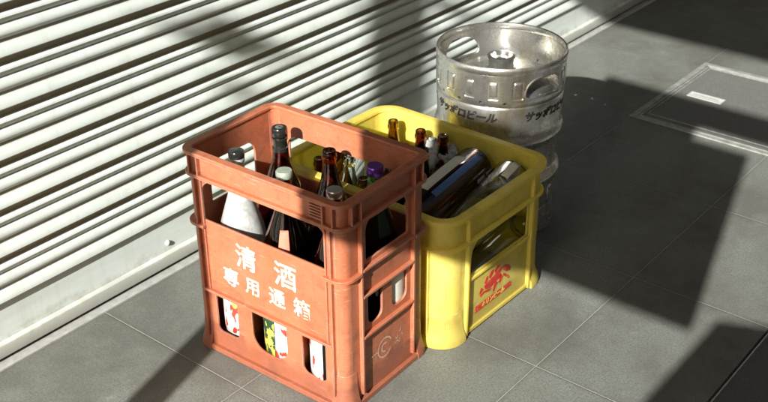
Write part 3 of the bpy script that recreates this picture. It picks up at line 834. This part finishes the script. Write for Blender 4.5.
XP = -3.2
pl = thing('shadow_leaves', (XP, .6, 1.6), 0, 'unseen leaf clumps added to cast blotchy shadows on the shutter', 'plant')  # made-up leaves, hung only to throw blotches of shade on the slats
lf = simple('leaf_green', (.06, .10, .03), .6)
rl = random.Random(3)
def leafspot(px, pz, r, n):
    y, z = back(px, 1.61, pz, XP)
    for k in range(n):
        a = rl.uniform(0, 2*pi); d = r*math.sqrt(rl.random()); cy, cz = y + d*cos(a), z + d*.7*sin(a); t = rl.uniform(0, pi); l = rl.uniform(.018, .032)
        b = MB(); pts = []
        for i in range(10):
            u = i/10*2*pi; p, q_ = l*cos(u), l*.45*sin(u)*(1-.35*cos(u))
            pts.append((rl.uniform(-.002,.002), cy - .6 + p*cos(t) - q_*sin(t), cz - 1.6 + p*sin(t) + q_*cos(t)))
        b.loft([pts, [(x+.0008, y_, z_) for x, y_, z_ in pts]], True, True, True); b.build('leaf', lf, pl)
    return y, z
A = leafspot(1.50, .455, .052, 13); B = leafspot(1.42, .47, .03, 3); C_ = leafspot(1.49, .335, .014, 3); D_ = leafspot(2.02, .33, .06, 9); E_ = leafspot(2.32, .30, .06, 7); F_ = leafspot(1.95, .10, .03, 4); leafspot(1.62, .62, .04, 5)
b = MB(); b.tube([(0, A[0]-.6, A[1]-1.6), (0, A[0]-.61, A[1]-1.6+.3)], .0015, 6); b.build('stem', lf, pl)
sg = thing('shadow_sign', (XO, -.62, 0), 0, 'unseen hanging sign board on a post, shaped to cast the broad shadow', 'sign')  # added shadow caster, outline shaped to the dark areas on floor and crates
def yz(x, y, z=0): return back(x, y, z)
b = MB(); b.lathe([(.05, 0), (.03, .02), (.028, 2.36), (0, 2.36)], 20); b.build('post', M_POST, sg)
y1, _ = back(1.743, 1.254, .0); y1 = back(1.743, 1.2543, .28)[0]
y0 = back(1.8504, .6717)[0]
zlo = back(1.745, .8)[1]; zhi = back(2.525, .8)[1]
b = MB(); ol = [(y0+.62, zlo), (y1+.62, zlo), (y1+.62, back(2.25,1)[1]), (back(2.5,1.26)[0]+.62, back(2.27,1)[1]), (back(2.5,1.24)[0]+.62, back(2.60, 1)[1]), (back(2.5,1.0)[0]+.62, back(2.66, 1)[1]), (back(2.5,1.0)[0]+.62, zhi), (y0+.62, zhi)]
b.loft([[(-.012, y, z) for y, z in ol], [(.012, y, z) for y, z in ol]], True, True, True); b.build('board', simple('sign_board', (.5,.5,.48), .5), sg, smooth=0)
zb0 = back(2.63, 1)[1]; zb1 = back(2.76, 1)[1]; yb = back(2.70, 1.37)[0]
b = MB(); b.box(-.02, .02, .03, yb+.62, zb0, zb1); b.build('arm', M_POST, sg, smooth=0)
# added block standing in for the viewer's own shadow
yc = back(1.72, .612)[0]; zc1 = back(1.84, .6)[1]; yc2 = back(1.87, .535)[0]
cb = MB()
ol = [(-2.2, 0), (yc-.00, 0), (yc, back(1.62,.6)[1]), (yc-.015, zc1-.03), (yc2-.02, zc1), (-2.2, zc1+.03)]
cb.loft([[(XO-.3, y, z) for y, z in ol], [(XO+.02, y, z) for y, z in ol]], True, True, True)
o = cb.build('viewer_shadow_block', M_POST, None, bevel=.004, smooth=0); tag(o, 'unseen stand-in block casting the shadow of the person at the viewpoint', 'shadow caster')
# added slab that shades the far floor and the shutter end
ye = back(3.2, 1.72)[0]; zc2 = back(3.17, 1.2, 0, XO-.3)[1]
b = MB(); b.box(-.3, 0, -4, ye, zc2, zc2+1.2)
o = b.build('shadow_slab', simple('concrete', (.4,.4,.38), .8), None, smooth=0); o.location = (XO, 0, 0)
tag(o, 'unseen concrete slab added to shade the far floor and shutter end', 'balcony')

# ------------------------------------------------------------------ camera
f, pit, rol, yaw, ch = 1104.3238, R(29.1644), R(-.4223), R(51.0378), 1.2747
d = Vector((sin(yaw)*cos(pit), cos(yaw)*cos(pit), -sin(pit)))
rt = Vector((cos(yaw), -sin(yaw), 0)); up = rt.cross(d)
Rr = rt*cos(rol) + up*sin(rol); Uu = -rt*sin(rol) + up*cos(rol)
cd = bpy.data.cameras.new('camera'); cam = bpy.data.objects.new('camera', cd); COL.objects.link(cam)
cam.matrix_world = Matrix(((Rr.x, Uu.x, -d.x, 0), (Rr.y, Uu.y, -d.y, 0), (Rr.z, Uu.z, -d.z, ch), (0,0,0,1)))
cd.sensor_width = 36; cd.lens = f/768*36; cd.clip_end = 500; cd.clip_start = .05
cd.dof.use_dof = True; cd.dof.focus_distance = 2.05; cd.dof.aperture_fstop = 8
SC.camera = cam

# ------------------------------------------------------------------ light
w = bpy.data.worlds.new('World'); SC.world = w; w.use_nodes = True
nt = w.node_tree; nt.nodes.clear()
sky = nt.nodes.new('ShaderNodeTexSky'); sky.sky_type = 'NISHITA'; sky.sun_disc = False
bg = nt.nodes.new('ShaderNodeBackground'); wo = nt.nodes.new('ShaderNodeOutputWorld')
nt.links.new(sky.outputs[0], bg.inputs[0]); nt.links.new(bg.outputs[0], wo.inputs[0])
bg.inputs[1].default_value = .052
sky.dust_density = 4.0; sky.air_density = .8
sky.sun_elevation = EL
to_sun = Vector((-cos(EL)*cos(AZ), -cos(EL)*sin(AZ), sin(EL)))
sky.sun_rotation = math.atan2(to_sun.x, to_sun.y)
sl = bpy.data.lights.new('sun', 'SUN'); sl.energy = 5.0; sl.angle = R(.45); sl.color = (1.0, .97, .91)
so = bpy.data.objects.new('sun', sl); COL.objects.link(so)
so.rotation_mode = 'QUATERNION'; so.rotation_quaternion = to_sun.to_track_quat('Z', 'Y')
so.location = (-5, -2, 5)
vs = SC.view_settings
vs.view_transform = 'Standard'; vs.look = 'None'; vs.gamma = 1; vs.use_curve_mapping = False; vs.exposure = 1.15
SC.cycles.max_bounces = 10; SC.cycles.transmission_bounces = 10; SC.cycles.glossy_bounces = 4
SC.cycles.caustics_refractive = False; SC.cycles.caustics_reflective = False
